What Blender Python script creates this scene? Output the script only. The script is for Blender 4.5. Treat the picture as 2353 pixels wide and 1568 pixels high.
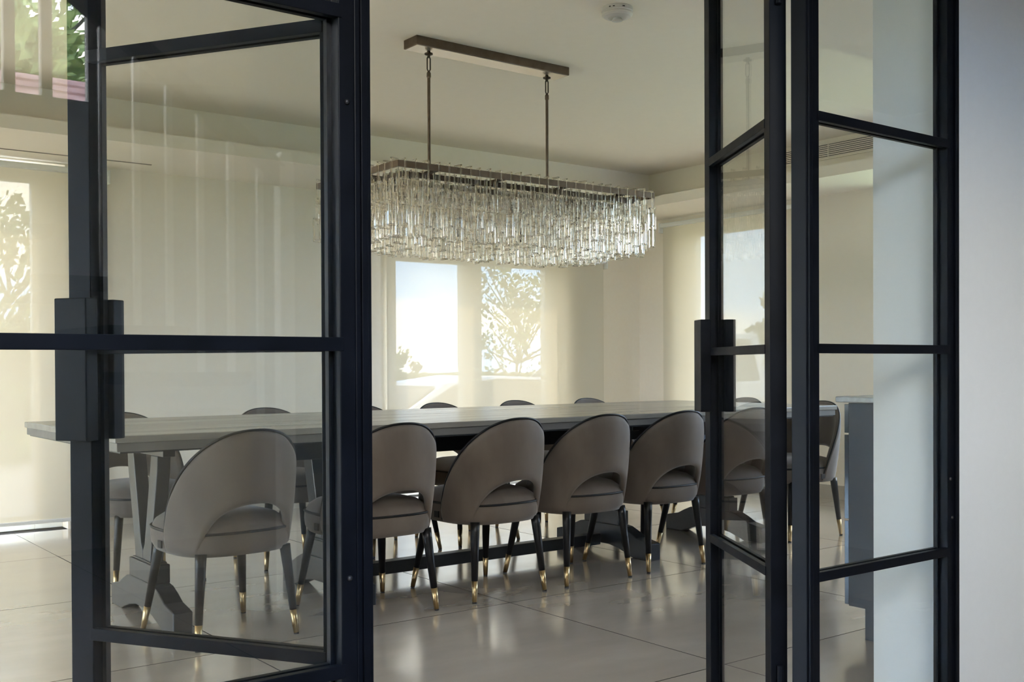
import bpy, bmesh, math, random
from mathutils import Vector, Matrix, noise
for o in list(bpy.data.objects): bpy.data.objects.remove(o)
S = bpy.context.scene
C = bpy.context.collection
PI = math.pi
rnd = random.Random(7)

# ------------------------------------------------------------ camera
cam = bpy.data.cameras.new('camera'); co = bpy.data.objects.new('camera', cam); C.objects.link(co)
F, YAW, PIT, ROL, CY = 2472.5, 0.65047, -0.0093, -0.00459, 861.7
cam.sensor_fit = 'HORIZONTAL'; cam.sensor_width = 36.0
cam.lens = F/2353*36; cam.shift_y = (CY-784)/2353; cam.clip_end = 500; cam.clip_start = 0.05
fw = Vector((math.sin(YAW)*math.cos(PIT), math.cos(YAW)*math.cos(PIT), math.sin(PIT)))
rt = Vector((math.cos(YAW), -math.sin(YAW), 0)); up = rt.cross(fw)
r2 = rt*math.cos(ROL)+up*math.sin(ROL); u2 = -rt*math.sin(ROL)+up*math.cos(ROL)
m = Matrix((r2, u2, -fw)).transposed().to_4x4(); m.translation = (0, 0, 1.0)
co.matrix_world = m
S.camera = co

# ------------------------------------------------------------ sky, sun, exposure
W = bpy.data.worlds.new('sky'); S.world = W; W.use_nodes = True
wn, wl = W.node_tree.nodes, W.node_tree.links
wn.clear()
def wnode(t, **k):
    n = wn.new(t)
    for a, b in k.items(): setattr(n, a, b)
    return n
tc = wnode('ShaderNodeTexCoord'); sep = wnode('ShaderNodeSeparateXYZ'); wl.new(tc.outputs['Generated'], sep.inputs[0])
zup = wnode('ShaderNodeMath', operation='MAXIMUM'); wl.new(sep.outputs['Z'], zup.inputs[0]); zup.inputs[1].default_value = 0.0
zadd = wnode('ShaderNodeMath', operation='ADD'); wl.new(zup.outputs[0], zadd.inputs[0]); zadd.inputs[1].default_value = 0.16
dvx = wnode('ShaderNodeMath', operation='DIVIDE'); wl.new(sep.outputs['X'], dvx.inputs[0]); wl.new(zadd.outputs[0], dvx.inputs[1])
dvy = wnode('ShaderNodeMath', operation='DIVIDE'); wl.new(sep.outputs['Y'], dvy.inputs[0]); wl.new(zadd.outputs[0], dvy.inputs[1])
cmb = wnode('ShaderNodeCombineXYZ'); wl.new(dvx.outputs[0], cmb.inputs[0]); wl.new(dvy.outputs[0], cmb.inputs[1]); cmb.inputs[2].default_value = 3.1
ns = wnode('ShaderNodeTexNoise'); wl.new(cmb.outputs[0], ns.inputs['Vector'])
ns.inputs['Scale'].default_value = 0.62; ns.inputs['Detail'].default_value = 7; ns.inputs['Roughness'].default_value = 0.55
cr = wnode('ShaderNodeValToRGB'); wl.new(ns.outputs['Fac'], cr.inputs[0])
cr.color_ramp.elements[0].position = 0.45; cr.color_ramp.elements[1].position = 0.58
sk = wnode('ShaderNodeValToRGB'); wl.new(zup.outputs[0], sk.inputs[0])
sk.color_ramp.elements[0].color = (0.50, 0.72, 1.0, 1); sk.color_ramp.elements[1].color = (0.24, 0.45, 0.85, 1); sk.color_ramp.elements[1].position = 0.75
mx = wnode('ShaderNodeMix', data_type='RGBA'); wl.new(cr.outputs[0], mx.inputs[0]); wl.new(sk.outputs[0], mx.inputs[6]); mx.inputs[7].default_value = (1.06, 1.0, 0.91, 1)
bg = wnode('ShaderNodeBackground'); wl.new(mx.outputs[2], bg.inputs[0]); bg.inputs[1].default_value = 8.5
wo = wnode('ShaderNodeOutputWorld'); wl.new(bg.outputs[0], wo.inputs[0])

sd = bpy.data.lights.new('sun', 'SUN'); sd.energy = 4.0; sd.angle = 0.02; sd.color = (1, 0.95, 0.86)
so = bpy.data.objects.new('sun', sd); C.objects.link(so)
so.rotation_euler = Vector((0.0, 0.60, 0.80)).to_track_quat('Z', 'Y').to_euler()

S.view_settings.view_transform = 'Standard'; S.view_settings.look = 'None'
S.view_settings.gamma = 1.0; S.view_settings.use_curve_mapping = False
S.view_settings.exposure = 1.28
try:
    S.cycles.max_bounces = 14; S.cycles.transmission_bounces = 12; S.cycles.transparent_max_bounces = 24
    S.cycles.diffuse_bounces = 5; S.cycles.glossy_bounces = 6
    S.cycles.sample_clamp_indirect = 8.0; S.cycles.blur_glossy = 0.5; S.cycles.caustics_reflective = False
except Exception: pass

# ------------------------------------------------------------ materials
def mat(name, col, rough=0.5, metal=0.0, spec=0.5, **k):
    M = bpy.data.materials.new(name); M.use_nodes = True
    b = M.node_tree.nodes['Principled BSDF']
    b.inputs['Base Color'].default_value = (*col, 1); b.inputs['Roughness'].default_value = rough
    b.inputs['Metallic'].default_value = metal; b.inputs['Specular IOR Level'].default_value = spec
    for a, v in k.items(): b.inputs[a].default_value = v
    return M
def noisy(M, c1, c2, scale, stretch=(1, 1, 1), detail=5, bump=0.0, lo=0.35, hi=0.65, rlo=None, rhi=None):
    n, l = M.node_tree.nodes, M.node_tree.links
    b = n['Principled BSDF']
    t = n.new('ShaderNodeTexCoord'); mp = n.new('ShaderNodeMapping'); l.new(t.outputs['Object'], mp.inputs[0]); mp.inputs['Scale'].default_value = stretch
    q = n.new('ShaderNodeTexNoise'); l.new(mp.outputs[0], q.inputs['Vector']); q.inputs['Scale'].default_value = scale; q.inputs['Detail'].default_value = detail
    r = n.new('ShaderNodeValToRGB'); l.new(q.outputs['Fac'], r.inputs[0])
    r.color_ramp.elements[0].position = lo; r.color_ramp.elements[1].position = hi
    r.color_ramp.elements[0].color = (*c1, 1); r.color_ramp.elements[1].color = (*c2, 1)
    l.new(r.outputs[0], b.inputs['Base Color'])
    if bump:
        bp = n.new('ShaderNodeBump'); bp.inputs['Strength'].default_value = bump; bp.inputs['Distance'].default_value = 0.01
        l.new(q.outputs['Fac'], bp.inputs['Height']); l.new(bp.outputs[0], b.inputs['Normal'])
    if rlo is not None:
        mr = n.new('ShaderNodeMapRange'); l.new(q.outputs['Fac'], mr.inputs[0])
        mr.inputs[1].default_value = lo; mr.inputs[2].default_value = hi; mr.inputs[3].default_value = rlo; mr.inputs[4].default_value = rhi
        l.new(mr.outputs[0], b.inputs['Roughness'])
    return M
M_wall = noisy(mat('wall_paint', (.88, .80, .69), 0.75), (.875, .795, .68), (.885, .81, .70), 30, bump=0.02)
M_hall = noisy(mat('hall_paint', (.78, .81, .83), 0.7), (.775, .805, .825), (.785, .815, .835), 40, bump=0.03)
M_hall2 = noisy(mat('taupe_hall_paint', (.36, .34, .32), 0.7), (.35, .33, .31), (.37, .35, .33), 40, bump=0.02)
M_ceil = noisy(mat('ceiling_paint', (.94, .865, .76), 0.8), (.935, .86, .755), (.945, .87, .765), 20)
M_tile = noisy(mat('porcelain_tile', (.45, .42, .37), 0.18, 0, .75), (.44, .375, .305), (.49, .42, .345), 2.2, (1, 2.4, 1), 8, 0.0, rlo=0.16, rhi=0.25)
bt = M_tile.node_tree.nodes['Principled BSDF']; bt.inputs['Coat Weight'].default_value = 1.0; bt.inputs['Coat Roughness'].default_value = 0.13; bt.inputs['Coat IOR'].default_value = 1.6
M_grout = mat('grout', (.05, .045, .04), 1.0, 0, 0.0)
M_skirt = noisy(mat('skirting_tile', (.47, .42, .35), 0.4), (.44, .39, .33), (.50, .45, .38), 4)
M_steel = noisy(mat('black_steel', (.006, .008, .014), 0.42, 0.0, 0.14), (.0025, .0035, .006), (.004, .0055, .010), 12, rlo=0.40, rhi=0.48)
M_stud = mat('steel_screw', (.05, .05, .055), 0.35, 0.6)
M_white = mat('white_upvc', (.86, .85, .82), 0.4)
M_rubber = mat('black_gasket', (.02, .02, .02), 0.7)
M_tabletop = noisy(mat('limed_grey_wood_top', (.36, .34, .31), 0.2, 0, .4), (.21, .20, .18), (.27, .255, .23), 2.0, (0.5, 6, 6), 6, 0.0, rlo=0.17, rhi=0.26)
M_edge = noisy(mat('limed_grey_wood_edge', (.15, .145, .14), 0.35), (.135, .13, .125), (.165, .16, .15), 3.0, (0.6, 9, 9), 6)
M_paint = noisy(mat('charcoal_lacquer', (.026, .03, .036), 0.28, 0, 0.45), (.024, .028, .034), (.028, .032, .038), 40)
M_velvet = mat('taupe_velvet', (.2, .17, .145), 0.85, 0, 0.2)
noisy(M_velvet, (.118, .095, .080), (.148, .121, .101), 9, (1, 1, .5), 4)
bv = M_velvet.node_tree.nodes['Principled BSDF']; bv.inputs['Sheen Weight'].default_value = 0.3; bv.inputs['Sheen Roughness'].default_value = 0.4
M_piping = mat('black_piping', (.006, .006, .007), 0.5, 0, .3)
M_leg = noisy(mat('black_lacquered_wood', (.005, .005, .007), 0.35, 0, .35), (.004, .004, .006), (.007, .007, .009), 10)
M_brass = noisy(mat('brushed_brass', (.52, .38, .20), 0.32, 1.0), (.46, .33, .17), (.56, .42, .23), 20, (1, 1, .2))
M_bronze = noisy(mat('bronze_metal', (.15, .115, .085), 0.38, 0.9), (.13, .10, .072), (.17, .13, .098), 25)
M_bronze_dark = mat('dark_bronze_metal', (.07, .054, .04), 0.45, 0.8)
M_under = mat('polished_bronze_plate', (.62, .55, .47), 0.3, 0.85)
M_cab = noisy(mat('grey_cabinet_paint', (.03, .033, .035), 0.4, 0, .3), (.028, .031, .033), (.032, .035, .037), 10)
M_cabfront = mat('dark_gloss_front', (.02, .024, .028), 0.15)
M_quartz = noisy(mat('grey_quartz', (.40, .39, .36), 0.25), (.36, .35, .32), (.44, .43, .40), 60)
M_plastic = mat('white_detector_plastic', (.62, .59, .57), 0.3)
M_dark = mat('dark_slot', (.02, .02, .02), 0.8)
M_oak = noisy(mat('dark_stained_oak', (.085, .07, .06), 0.35), (.07, .058, .05), (.105, .088, .075), 4, (1, 8, 8))
M_bal = mat('white_baluster_paint', (.93, .93, .92), 0.4)

def schlick(n, l, base, gain=1.0):
    g = n.new('ShaderNodeNewGeometry')
    d = n.new('ShaderNodeVectorMath'); d.operation = 'DOT_PRODUCT'; l.new(g.outputs['Normal'], d.inputs[0]); l.new(g.outputs['Incoming'], d.inputs[1])
    a = n.new('ShaderNodeMath'); a.operation = 'ABSOLUTE'; l.new(d.outputs['Value'], a.inputs[0])
    s = n.new('ShaderNodeMath'); s.operation = 'SUBTRACT'; s.inputs[0].default_value = 1; l.new(a.outputs[0], s.inputs[1])
    p = n.new('ShaderNodeMath'); p.operation = 'POWER'; l.new(s.outputs[0], p.inputs[0]); p.inputs[1].default_value = 5
    q = n.new('ShaderNodeMath'); q.operation = 'MULTIPLY_ADD'; l.new(p.outputs[0], q.inputs[0]); q.inputs[1].default_value = 1-base; q.inputs[2].default_value = base
    return q.outputs[0]
def pane_glass(name, tint, base):
    M = bpy.data.materials.new(name); M.use_nodes = True; n, l = M.node_tree.nodes, M.node_tree.links; n.clear()
    t = n.new('ShaderNodeBsdfTransparent'); t.inputs[0].default_value = (*tint, 1)
    g = n.new('ShaderNodeBsdfGlossy'); g.inputs['Roughness'].default_value = 0.0
    x = n.new('ShaderNodeMixShader'); l.new(schlick(n, l, base), x.inputs[0]); l.new(t.outputs[0], x.inputs[1]); l.new(g.outputs[0], x.inputs[2])
    o = n.new('ShaderNodeOutputMaterial'); l.new(x.outputs[0], o.inputs[0])
    return M
M_pane = pane_glass('clear_partition_glass', (.965, .975, .97), 0.047)
M_winglass = pane_glass('clear_window_glass', (.97, .98, .98), 0.04)
M_blind = bpy.data.materials.new('sheer_screen_fabric'); M_blind.use_nodes = True
n, l = M_blind.node_tree.nodes, M_blind.node_tree.links; n.clear()
tr = n.new('ShaderNodeBsdfTransparent'); tr.inputs[0].default_value = (1, 1, 1, 1)
tl = n.new('ShaderNodeBsdfTranslucent'); tl.inputs[0].default_value = (.93, .72, .44, 1)
df = n.new('ShaderNodeBsdfDiffuse'); df.inputs[0].default_value = (.74, .69, .58, 1)
a1 = n.new('ShaderNodeMixShader'); a1.inputs[0].default_value = 0.92; l.new(tl.outputs[0], a1.inputs[1]); l.new(df.outputs[0], a1.inputs[2])
wv = n.new('ShaderNodeTexWave'); wv.inputs['Scale'].default_value = 60; wv.inputs['Distortion'].default_value = 1.5; wv.bands_direction = 'Z'
tcb = n.new('ShaderNodeTexCoord'); l.new(tcb.outputs['Object'], wv.inputs['Vector'])
mrb = n.new('ShaderNodeMapRange'); l.new(wv.outputs['Fac'], mrb.inputs[0]); mrb.inputs[3].default_value = 0.962; mrb.inputs[4].default_value = 0.97
a2 = n.new('ShaderNodeMixShader'); l.new(mrb.outputs[0], a2.inputs[0]); l.new(tr.outputs[0], a2.inputs[1]); l.new(a1.outputs[0], a2.inputs[2])
o = n.new('ShaderNodeOutputMaterial'); l.new(a2.outputs[0], o.inputs[0])
M_crystal = bpy.data.materials.new('cut_crystal_glass'); M_crystal.use_nodes = True
n, l = M_crystal.node_tree.nodes, M_crystal.node_tree.links; n.clear()
gl = n.new('ShaderNodeBsdfGlass'); gl.inputs['IOR'].default_value = 1.48; gl.inputs['Roughness'].default_value = 0.0; gl.inputs[0].default_value = (.99, .975, .945, 1)
tp = n.new('ShaderNodeBsdfTransparent'); tp.inputs[0].default_value = (.95, .935, .90, 1)
xx = n.new('ShaderNodeMixShader'); xx.inputs[0].default_value = 0.18; l.new(gl.outputs[0], xx.inputs[1]); l.new(tp.outputs[0], xx.inputs[2])
o = n.new('ShaderNodeOutputMaterial'); l.new(xx.outputs[0], o.inputs[0])

# ------------------------------------------------------------ helpers
def box(bm, x0, x1, y0, y1, z0, z1, M=None):
    vs = [bm.verts.new(v) for v in ((x0, y0, z0), (x1, y0, z0), (x1, y1, z0), (x0, y1, z0), (x0, y0, z1), (x1, y0, z1), (x1, y1, z1), (x0, y1, z1))]
    if M is not None:
        for v in vs: v.co = M @ v.co
    for f in ((0, 3, 2, 1), (4, 5, 6, 7), (0, 1, 5, 4), (1, 2, 6, 5), (2, 3, 7, 6), (3, 0, 4, 7)): bm.faces.new([vs[i] for i in f])
    return vs
def tube(bm, pts, rs, seg=10, cap=True):
    rings = []
    for i, p in enumerate(pts):
        p = Vector(p); a = Vector(pts[max(i-1, 0)]); b = Vector(pts[min(i+1, len(pts)-1)]); d = (b-a).normalized()
        q = d.to_track_quat('Z', 'Y'); r = rs[i] if isinstance(rs, (list, tuple)) else rs
        rings.append([bm.verts.new(p + q @ Vector((r*math.cos(2*PI*k/seg), r*math.sin(2*PI*k/seg), 0))) for k in range(seg)])
    for A, B in zip(rings, rings[1:]):
        for k in range(seg): bm.faces.new((A[k], A[(k+1) % seg], B[(k+1) % seg], B[k]))
    if cap: bm.faces.new(rings[0][::-1]); bm.faces.new(rings[-1])
def lathe(bm, prof, seg=32, at=(0, 0, 0)):
    rings = [[bm.verts.new((at[0]+r*math.cos(2*PI*k/seg), at[1]+r*math.sin(2*PI*k/seg), at[2]+z)) for k in range(seg)] for r, z in prof]
    for A, B in zip(rings, rings[1:]):
        for k in range(seg): bm.faces.new((A[k], A[(k+1) % seg], B[(k+1) % seg], B[k]))
    bm.faces.new(rings[0][::-1]); bm.faces.new(rings[-1])
def prism(bm, outline, axis, a, b):
    """outline of 2D points extruded along axis between a and b"""
    def P(u, v, t): return {'x': (t, u, v), 'y': (u, t, v), 'z': (u, v, t)}[axis]
    A = [bm.verts.new(P(u, v, a)) for u, v in outline]; B = [bm.verts.new(P(u, v, b)) for u, v in outline]
    k = len(outline)
    for i in range(k): bm.faces.new((A[i], A[(i+1) % k], B[(i+1) % k], B[i]))
    bm.faces.new(A[::-1]); bm.faces.new(B)
def mesh(name, bm, m, bev=0.0, smooth=False, seg=2):
    bmesh.ops.recalc_face_normals(bm, faces=bm.faces)
    if bev: bmesh.ops.bevel(bm, geom=bm.edges[:], offset=bev, segments=seg, profile=0.5, affect='EDGES', clamp_overlap=True)
    me = bpy.data.meshes.new(name); bm.to_mesh(me); bm.free()
    for mm in (m if isinstance(m, (list, tuple)) else [m]): me.materials.append(mm)
    if smooth:
        for p in me.polygons: p.use_smooth = True
    return me
def link(name, me, parent=None, loc=None):
    ob = bpy.data.objects.new(name, me); C.objects.link(ob)
    if parent: ob.parent = parent
    if loc: ob.location = loc
    return ob
def obj(name, bm, m, parent=None, bev=0.0, smooth=False, loc=None, seg=2):
    return link(name, mesh(name, bm, m, bev, smooth, seg), parent, loc)
def tag(ob, label=None, cat=None, group=None, kind=None):
    if label: ob['label'] = label
    if cat: ob['category'] = cat
    if group: ob['group'] = group
    if kind: ob['kind'] = kind
    return ob
def thing(name, label, cat, loc=(0, 0, 0), rz=0, group=None, kind=None):
    ob = bpy.data.objects.new(name, None); C.objects.link(ob); ob.location = loc; ob.rotation_euler = (0, 0, rz); ob.empty_display_size = .1
    return tag(ob, label, cat, group, kind)
def struct(name, parent=None):
    ob = bpy.data.objects.new(name, None); C.objects.link(ob); ob['kind'] = 'structure'
    if parent: ob.parent = parent
    return ob
def sobj(name, bm, m, **k):
    ob = obj(name, bm, m, **k); ob['kind'] = 'structure'; return ob
def dup(root, loc, rz, label, group=None):
    r = root.copy(); C.objects.link(r); r.location = loc; r.rotation_euler = (0, 0, rz); r['label'] = label
    if group: r['group'] = group
    for ch in list(root.children):
        c = ch.copy(); C.objects.link(c); c.parent = r
        for g in ch.children:
            d = g.copy(); C.objects.link(d); d.parent = c
    return r
def wall_cuts(bm, axis, pos, thick, u0, u1, z0, z1, holes):
    """wall slab along u with rectangular openings (ua,ub,za,zb)"""
    us = sorted({u0, u1, *[h[0] for h in holes], *[h[1] for h in holes]})
    for a, b in zip(us, us[1:]):
        c = (a+b)/2
        hs = sorted([(h[2], h[3]) for h in holes if h[0] < c < h[1]])
        z = z0
        for ha, hb in hs+[(z1, z1)]:
            if ha > z+1e-5:
                if axis == 'x': box(bm, a, b, pos, pos+thick, z, ha)
                else: box(bm, pos, pos+thick, a, b, z, ha)
            z = hb
    bmesh.ops.remove_doubles(bm, verts=bm.verts, dist=1e-5)

# ------------------------------------------------------------ room shell
YB, XR, XL = 6.93, 6.70, -2.30      # back wall, right wall, left wall faces
W1 = (-0.95, 1.83, 0.0, 2.24)       # garden door
W8 = (1.95, 4.40, 0.93, 2.24)       # unseen bare opening, added to brighten the room from the right
W2 = (4.12, 5.86, 0.0, 1.90)        # window behind the table
W3 = (5.33, 6.50, 0.10, 2.19)       # window in the right wall
bm = bmesh.new(); wall_cuts(bm, 'x', YB, 0.30, XL-.3, XR+.3, 0, 2.7, [W1, W2]); sobj('wall_back', bm, M_wall)
bm = bmesh.new(); wall_cuts(bm, 'y', XR, 0.30, 1.5, YB, 0, 2.7, [W3, W8]); sobj('wall_right', bm, M_wall)
W7 = (3.10, 4.40, 0.0, 2.24); W9 = (5.60, 6.88, 0.0, 2.24)        # two unseen openings added in the left wall to light the room
bm = bmesh.new(); wall_cuts(bm, 'y', XL-.3, 0.30, 1.775, YB, 0, 2.7, [W7, W9]); sobj('wall_left', bm, M_wall)
# partition wall between hall and dining room (opening 0.24 .. 2.62)
bm = bmesh.new(); wall_cuts(bm, 'x', 1.525, 0.25, -3.0, XR, 0, 5.2, [(0.24, 2.615, 0.0, 2.14)]); sobj('wall_front', bm, M_hall)
# hall
bm = bmesh.new(); box(bm, -3.3, -3.0, -3.0, 1.525, 0, 5.2); sobj('wall_hall_left', bm, M_hall2)
bm = bmesh.new(); box(bm, 5.0, 5.3, -3.0, 1.525, 0, 5.2); sobj('wall_hall_right', bm, M_hall2)
HW = (-2.95, 1.83, 2.43, 5.05)
bm = bmesh.new(); wall_cuts(bm, 'x', -3.30, 0.30, -3.3, 5.3, 0, 5.2, [HW]); sobj('wall_hall_back', bm, M_hall2)
bm = bmesh.new(); box(bm, -3.3, 5.3, -3.3, 1.775, 5.2, 5.35); sobj('ceiling_hall', bm, M_ceil)
bm = bmesh.new(); box(bm, -3.0, 5.0, -0.15, 1.525, 2.28, 2.60); sobj('ceiling_landing', bm, M_hall2)
# dining ceiling: tray with soffit lip all round
TX0, TX1, TY0, TY1 = 0.10, 6.21, 2.40, 6.31      # tray faces
LX0, LX1, LY0, LY1 = 0.26, 6.05, 2.64, 6.08      # lip edges
ZT, ZS, ZL = 2.54, 2.25, 2.325
bm = bmesh.new(); box(bm, XL, XR, 1.775, YB, ZT, ZT+.15); sobj('ceiling', bm, M_ceil)
bm = bmesh.new()
for a in ((XL, TX0, 1.775, YB, ZS, ZT), (TX1, XR, 1.775, YB, ZS, ZT), (TX0, TX1, 1.775, TY0, ZS, ZT), (TX0, TX1, TY1, YB, ZS, ZT)): box(bm, *a)
sobj('ceiling_soffit', bm, M_ceil)
bm = bmesh.new()
for a in ((TX0, LX0, TY0, TY1, ZS, ZL), (LX1, TX1, TY0, TY1, ZS, ZL), (LX0, LX1, TY0, LY0, ZS, ZL), (LX0, LX1, LY1, TY1, ZS, ZL)): box(bm, *a)
sobj('trim_1', bm, M_ceil)
# floor: slab with tiles
fl = struct('floor')
bm = bmesh.new(); box(bm, XL-.3, XR+.3, -3.3, YB+.3, -0.15, -0.0012); obj('screed', bm, M_grout, fl)
tx0, ty0, P = 2.722-1.2*7, 2.505-1.2*5, 1.2
bm = bmesh.new(); box(bm, 0.0025, P-.0025, 0.0025, P-.0025, -.0011, 0)
def tile_mesh(bm):   # glazed face on top, raw dark body on the cut sides
    me = mesh('tile', bm, [M_tile, M_grout])
    for p in me.polygons: p.material_index = 0 if abs(p.normal.z) > .5 else 1
    return me
tile_me = tile_mesh(bm)
k = 0
for i in range(11):
    for j in range(9):
        x, y = tx0+i*P, ty0+j*P*0.985
        if x > XR or y > YB or x+P < XL or y+P < -3.0: continue
        if x+P > XR-.01 or y+P*.985 > YB+.05:   # cut tiles at the walls
            bm = bmesh.new(); box(bm, 0.0015, min(P, XR-x)-.0015, 0.0015, min(P*.985, YB-y)-.0015, -.0011, 0)
            link('tile', tile_mesh(bm), fl, (x, y, 0))
        else:
            t = link('tile', tile_me, fl, (x, y, 0)); t.scale = (1, .985, 1)
# skirting
def skirt(name, segs):
    bm = bmesh.new()
    for s in segs: box(bm, *s)
    sobj(name, bm, M_skirt)
skirt('baseboard_back', [(1.84, W2[0]-.02, YB-.012, YB, 0, .10), (W2[1]+.02, XR, YB-.012, YB, 0, .10), (XL+.012, W1[0]-.02, YB-.012, YB, 0, .10)])
skirt('baseboard_right', [(XR-.012, XR, 2.39, YB-.012, 0, .10)])
skirt('baseboard_left', [(XL, XL+.012, 1.8, YB-.012, 0, .10)])

# ------------------------------------------------------------ windows
def window(name, axis, pos, u0, u1, z0, z1, posts, fr=0.08, depth=0.07, top=0.10, bot=0.10, horiz=(), m=M_white):
    w = struct(name)
    def B(bm, a, b, c, d, e0=0.0, e1=None):
        e1 = depth if e1 is None else e1
        if axis == 'x': box(bm, a, b, pos+e0, pos+e1, c, d)
        else: box(bm, pos+e0, pos+e1, a, b, c, d)
    bm = bmesh.new()
    B(bm, u0, u0+fr, z0, z1); B(bm, u1-fr, u1, z0, z1); B(bm, u0+fr, u1-fr, z1-top, z1); B(bm, u0+fr, u1-fr, z0, z0+bot)
    obj('window_frame', bm, m, w, bev=.004)
    edges = [u0+fr]+[v for p in posts for v in p]+[u1-fr]
    for a, b in posts:
        bm = bmesh.new(); B(bm, a, b, z0+bot, z1-top); obj('mullion', bm, m, w, bev=.003)
    zs = [z0+bot]+list(horiz)+[z1-top]
    for i in range(0, len(edges), 2):
        for za, zb in zip(zs, zs[1:]):
            bm = bmesh.new(); B(bm, edges[i]+.002, edges[i+1]-.002, za+.002, zb-.002, .03, .036); obj('pane', bm, M_winglass, w)
        for h in horiz:
            bm = bmesh.new(); B(bm, edges[i], edges[i+1], h-.02, h+.02); obj('glazing_bar', bm, m, w, bev=.003)
    return w
window('window_1', 'x', YB+.12, W1[0], W1[1], 0.0, W1[3], [(-.75+.9, -.75+1.13)], fr=.165, top=.105, bot=.09)
window('window_2', 'x', YB+.12, W2[0], W2[1], 0.0, W2[3], [(4.87, 5.06)], fr=.14, top=.10, bot=.10)
window('window_3', 'y', XR+.12, W3[0], W3[1], W3[2], W3[3], [], fr=.13, top=.10, bot=.10)
window('added_window_7', 'y', XL-.2, W7[0], W7[1], 0.0, W7[3], [], fr=.06, top=.06, bot=.06)
window('added_window_9', 'y', XL-.2, W9[0], W9[1], 0.0, W9[3], [], fr=.06, top=.06, bot=.06)
window('added_window_8', 'y', XR+.12, W8[0], W8[1], W8[2], W8[3], [(2.94, 3.0)], fr=.06, top=.06, bot=.06)
window('window_4', 'x', -3.2, HW[0], HW[1], HW[2], HW[3], [(HW[1]-.115-.134*(i+1)-.056*i-.056, HW[1]-.115-.134*(i+1)-.056*i) for i in range(9)][::-1], fr=.06, top=.06, bot=.05, m=M_hall2)

# ------------------------------------------------------------ roller blinds
def blind(label, axis, pos, u0, u1, z0, z1, sgn):
    b = thing('roller_blind', label, 'blind', group='roller blinds over the dining room windows')
    def B(bm, a, c, d0, d1, e, f):
        if axis == 'x': box(bm, a, c, pos+d0, pos+d1, e, f)
        else: box(bm, pos+d0, pos+d1, a, c, e, f)
    bm = bmesh.new()
    if axis == 'x': vs = [bm.verts.new(v) for v in ((u0, pos, z0), (u1, pos, z0), (u1, pos, z1), (u0, pos, z1))]
    else: vs = [bm.verts.new(v) for v in ((pos, u0, z0), (pos, u1, z0), (pos, u1, z1), (pos, u0, z1))]
    bm.faces.new(vs); obj('fabric', bm, M_blind, b)
    bm = bmesh.new(); B(bm, u0, u1, -.012, .012, z0-.022, z0); obj('bottom_bar', bm, M_white, b, bev=.004)
    bm = bmesh.new(); B(bm, u0-.01, u1+.01, -.03, .025, z1, z1+.035); obj('headrail', bm, M_white, b, bev=.006)
    for u in (u0-.022, u1+.010):
        bm = bmesh.new(); B(bm, u, u+.012, -.035, .028, z1-.045, z1+.04); obj('end_bracket', bm, M_white, b, bev=.003)
    return b
blind('cream see-through roller blind over the garden door, at the far left', 'x', YB-.035, -1.10, 2.06, 0.075, 2.185, 1)
blind('cream see-through roller blind over the window behind the table and chandelier', 'x', YB-.035, 4.085, 6.24, 0.06, 1.865, 1)
blind('cream see-through roller blind on the right wall, seen through the right door leaf', 'y', XR-.035, 5.20, 6.60, 0.06, 2.175, 1)

# ------------------------------------------------------------ steel partition
Z1B, Z2B, Z3B = 0.512, 1.034, 1.563
ZTOP = 2.085
def steel_panel(par, L, T=0.04, sw=0.045, M=None, tail=0.0, stile_end=None):
    """glazed steel panel along local x 0..L, near face y=0, thickness T; stiles, rails, bars, panes"""
    se = stile_end or sw
    def o(name, boxes, m=M_steel, bev=.0015):
        bm = bmesh.new()
        for a in boxes: box(bm, *a, M)
        return obj(name, bm, m, par, bev=bev)
    o('stile', [(0, sw, 0, T, .012, ZTOP)]); o('stile', [(L-se, L, 0, T, .012, ZTOP)])
    o('rail', [(sw, L-se, 0, T, .012, .052)]); o('rail', [(sw, L-se, 0, T, ZTOP-.04, ZTOP)])
    for z in (Z1B, Z2B, Z3B):
        o('glazing_bar', [(sw-.006, L-se+.006, -.002, .012, z-.011, z+.011), (sw, L-se, .012, .026, z-.004, z+.004), (sw, L-se, .026, T-.002, z-.009, z+.009)], bev=.001)
    zs = [.052, Z1B, Z2B, Z3B, ZTOP-.04]
    for a, b in zip(zs, zs[1:]):
        o('pane', [(sw-.002, L-se+.002, .017, .022, a+.003, b-.003)], M_pane, 0)
    # glazing beads on the stiles
    o('glazing_bead', [(sw, sw+.008, .024, T-.004, .052, ZTOP-.04), (L-se-.008, L-se, .024, T-.004, .052, ZTOP-.04)], bev=0)
def fixed_panel(name, x0, x1, label):
    w = struct(name); tag(w, label)
    steel_panel(w, x1-x0, T=.040, sw=.026, stile_end=.028, M=Matrix.Translation((x0, 1.525, 0)))
    return w
fixed_panel('window_5', 0.262, 0.846, 'fixed glazed steel side panel left of the open doors')
fixed_panel('window_6', 2.014, 2.598, 'fixed glazed steel side panel right of the open doors')
fr = struct('trim_2')
for a in ((.846, .876), (1.994, 2.014)):
    bm = bmesh.new(); box(bm, a[0], a[1], 1.525, 1.568, 0, 2.10); obj('door_post', bm, M_steel, fr, bev=.002)
    bm = bmesh.new(); c = (a[0]+a[1])/2; box(bm, c-.006, c+.006, 1.519, 1.5255, 0, 2.10); obj('cover_strip', bm, M_steel, fr, bev=.001)
bm = bmesh.new(); box(bm, .876, 1.996, 1.525, 1.568, 2.062, 2.10); obj('head_frame', bm, M_steel, fr, bev=.002)
bm = bmesh.new(); box(bm, .24, 2.62, 1.522, 1.572, 2.10, 2.14); obj('head_frame', bm, M_steel, fr, bev=.002)
for a in ((.24, .262), (2.598, 2.614)):
    bm = bmesh.new(); box(bm, a[0], a[1], 1.518, 1.572, 0, 2.10); obj('wall_channel', bm, M_steel, fr, bev=.002)
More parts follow.
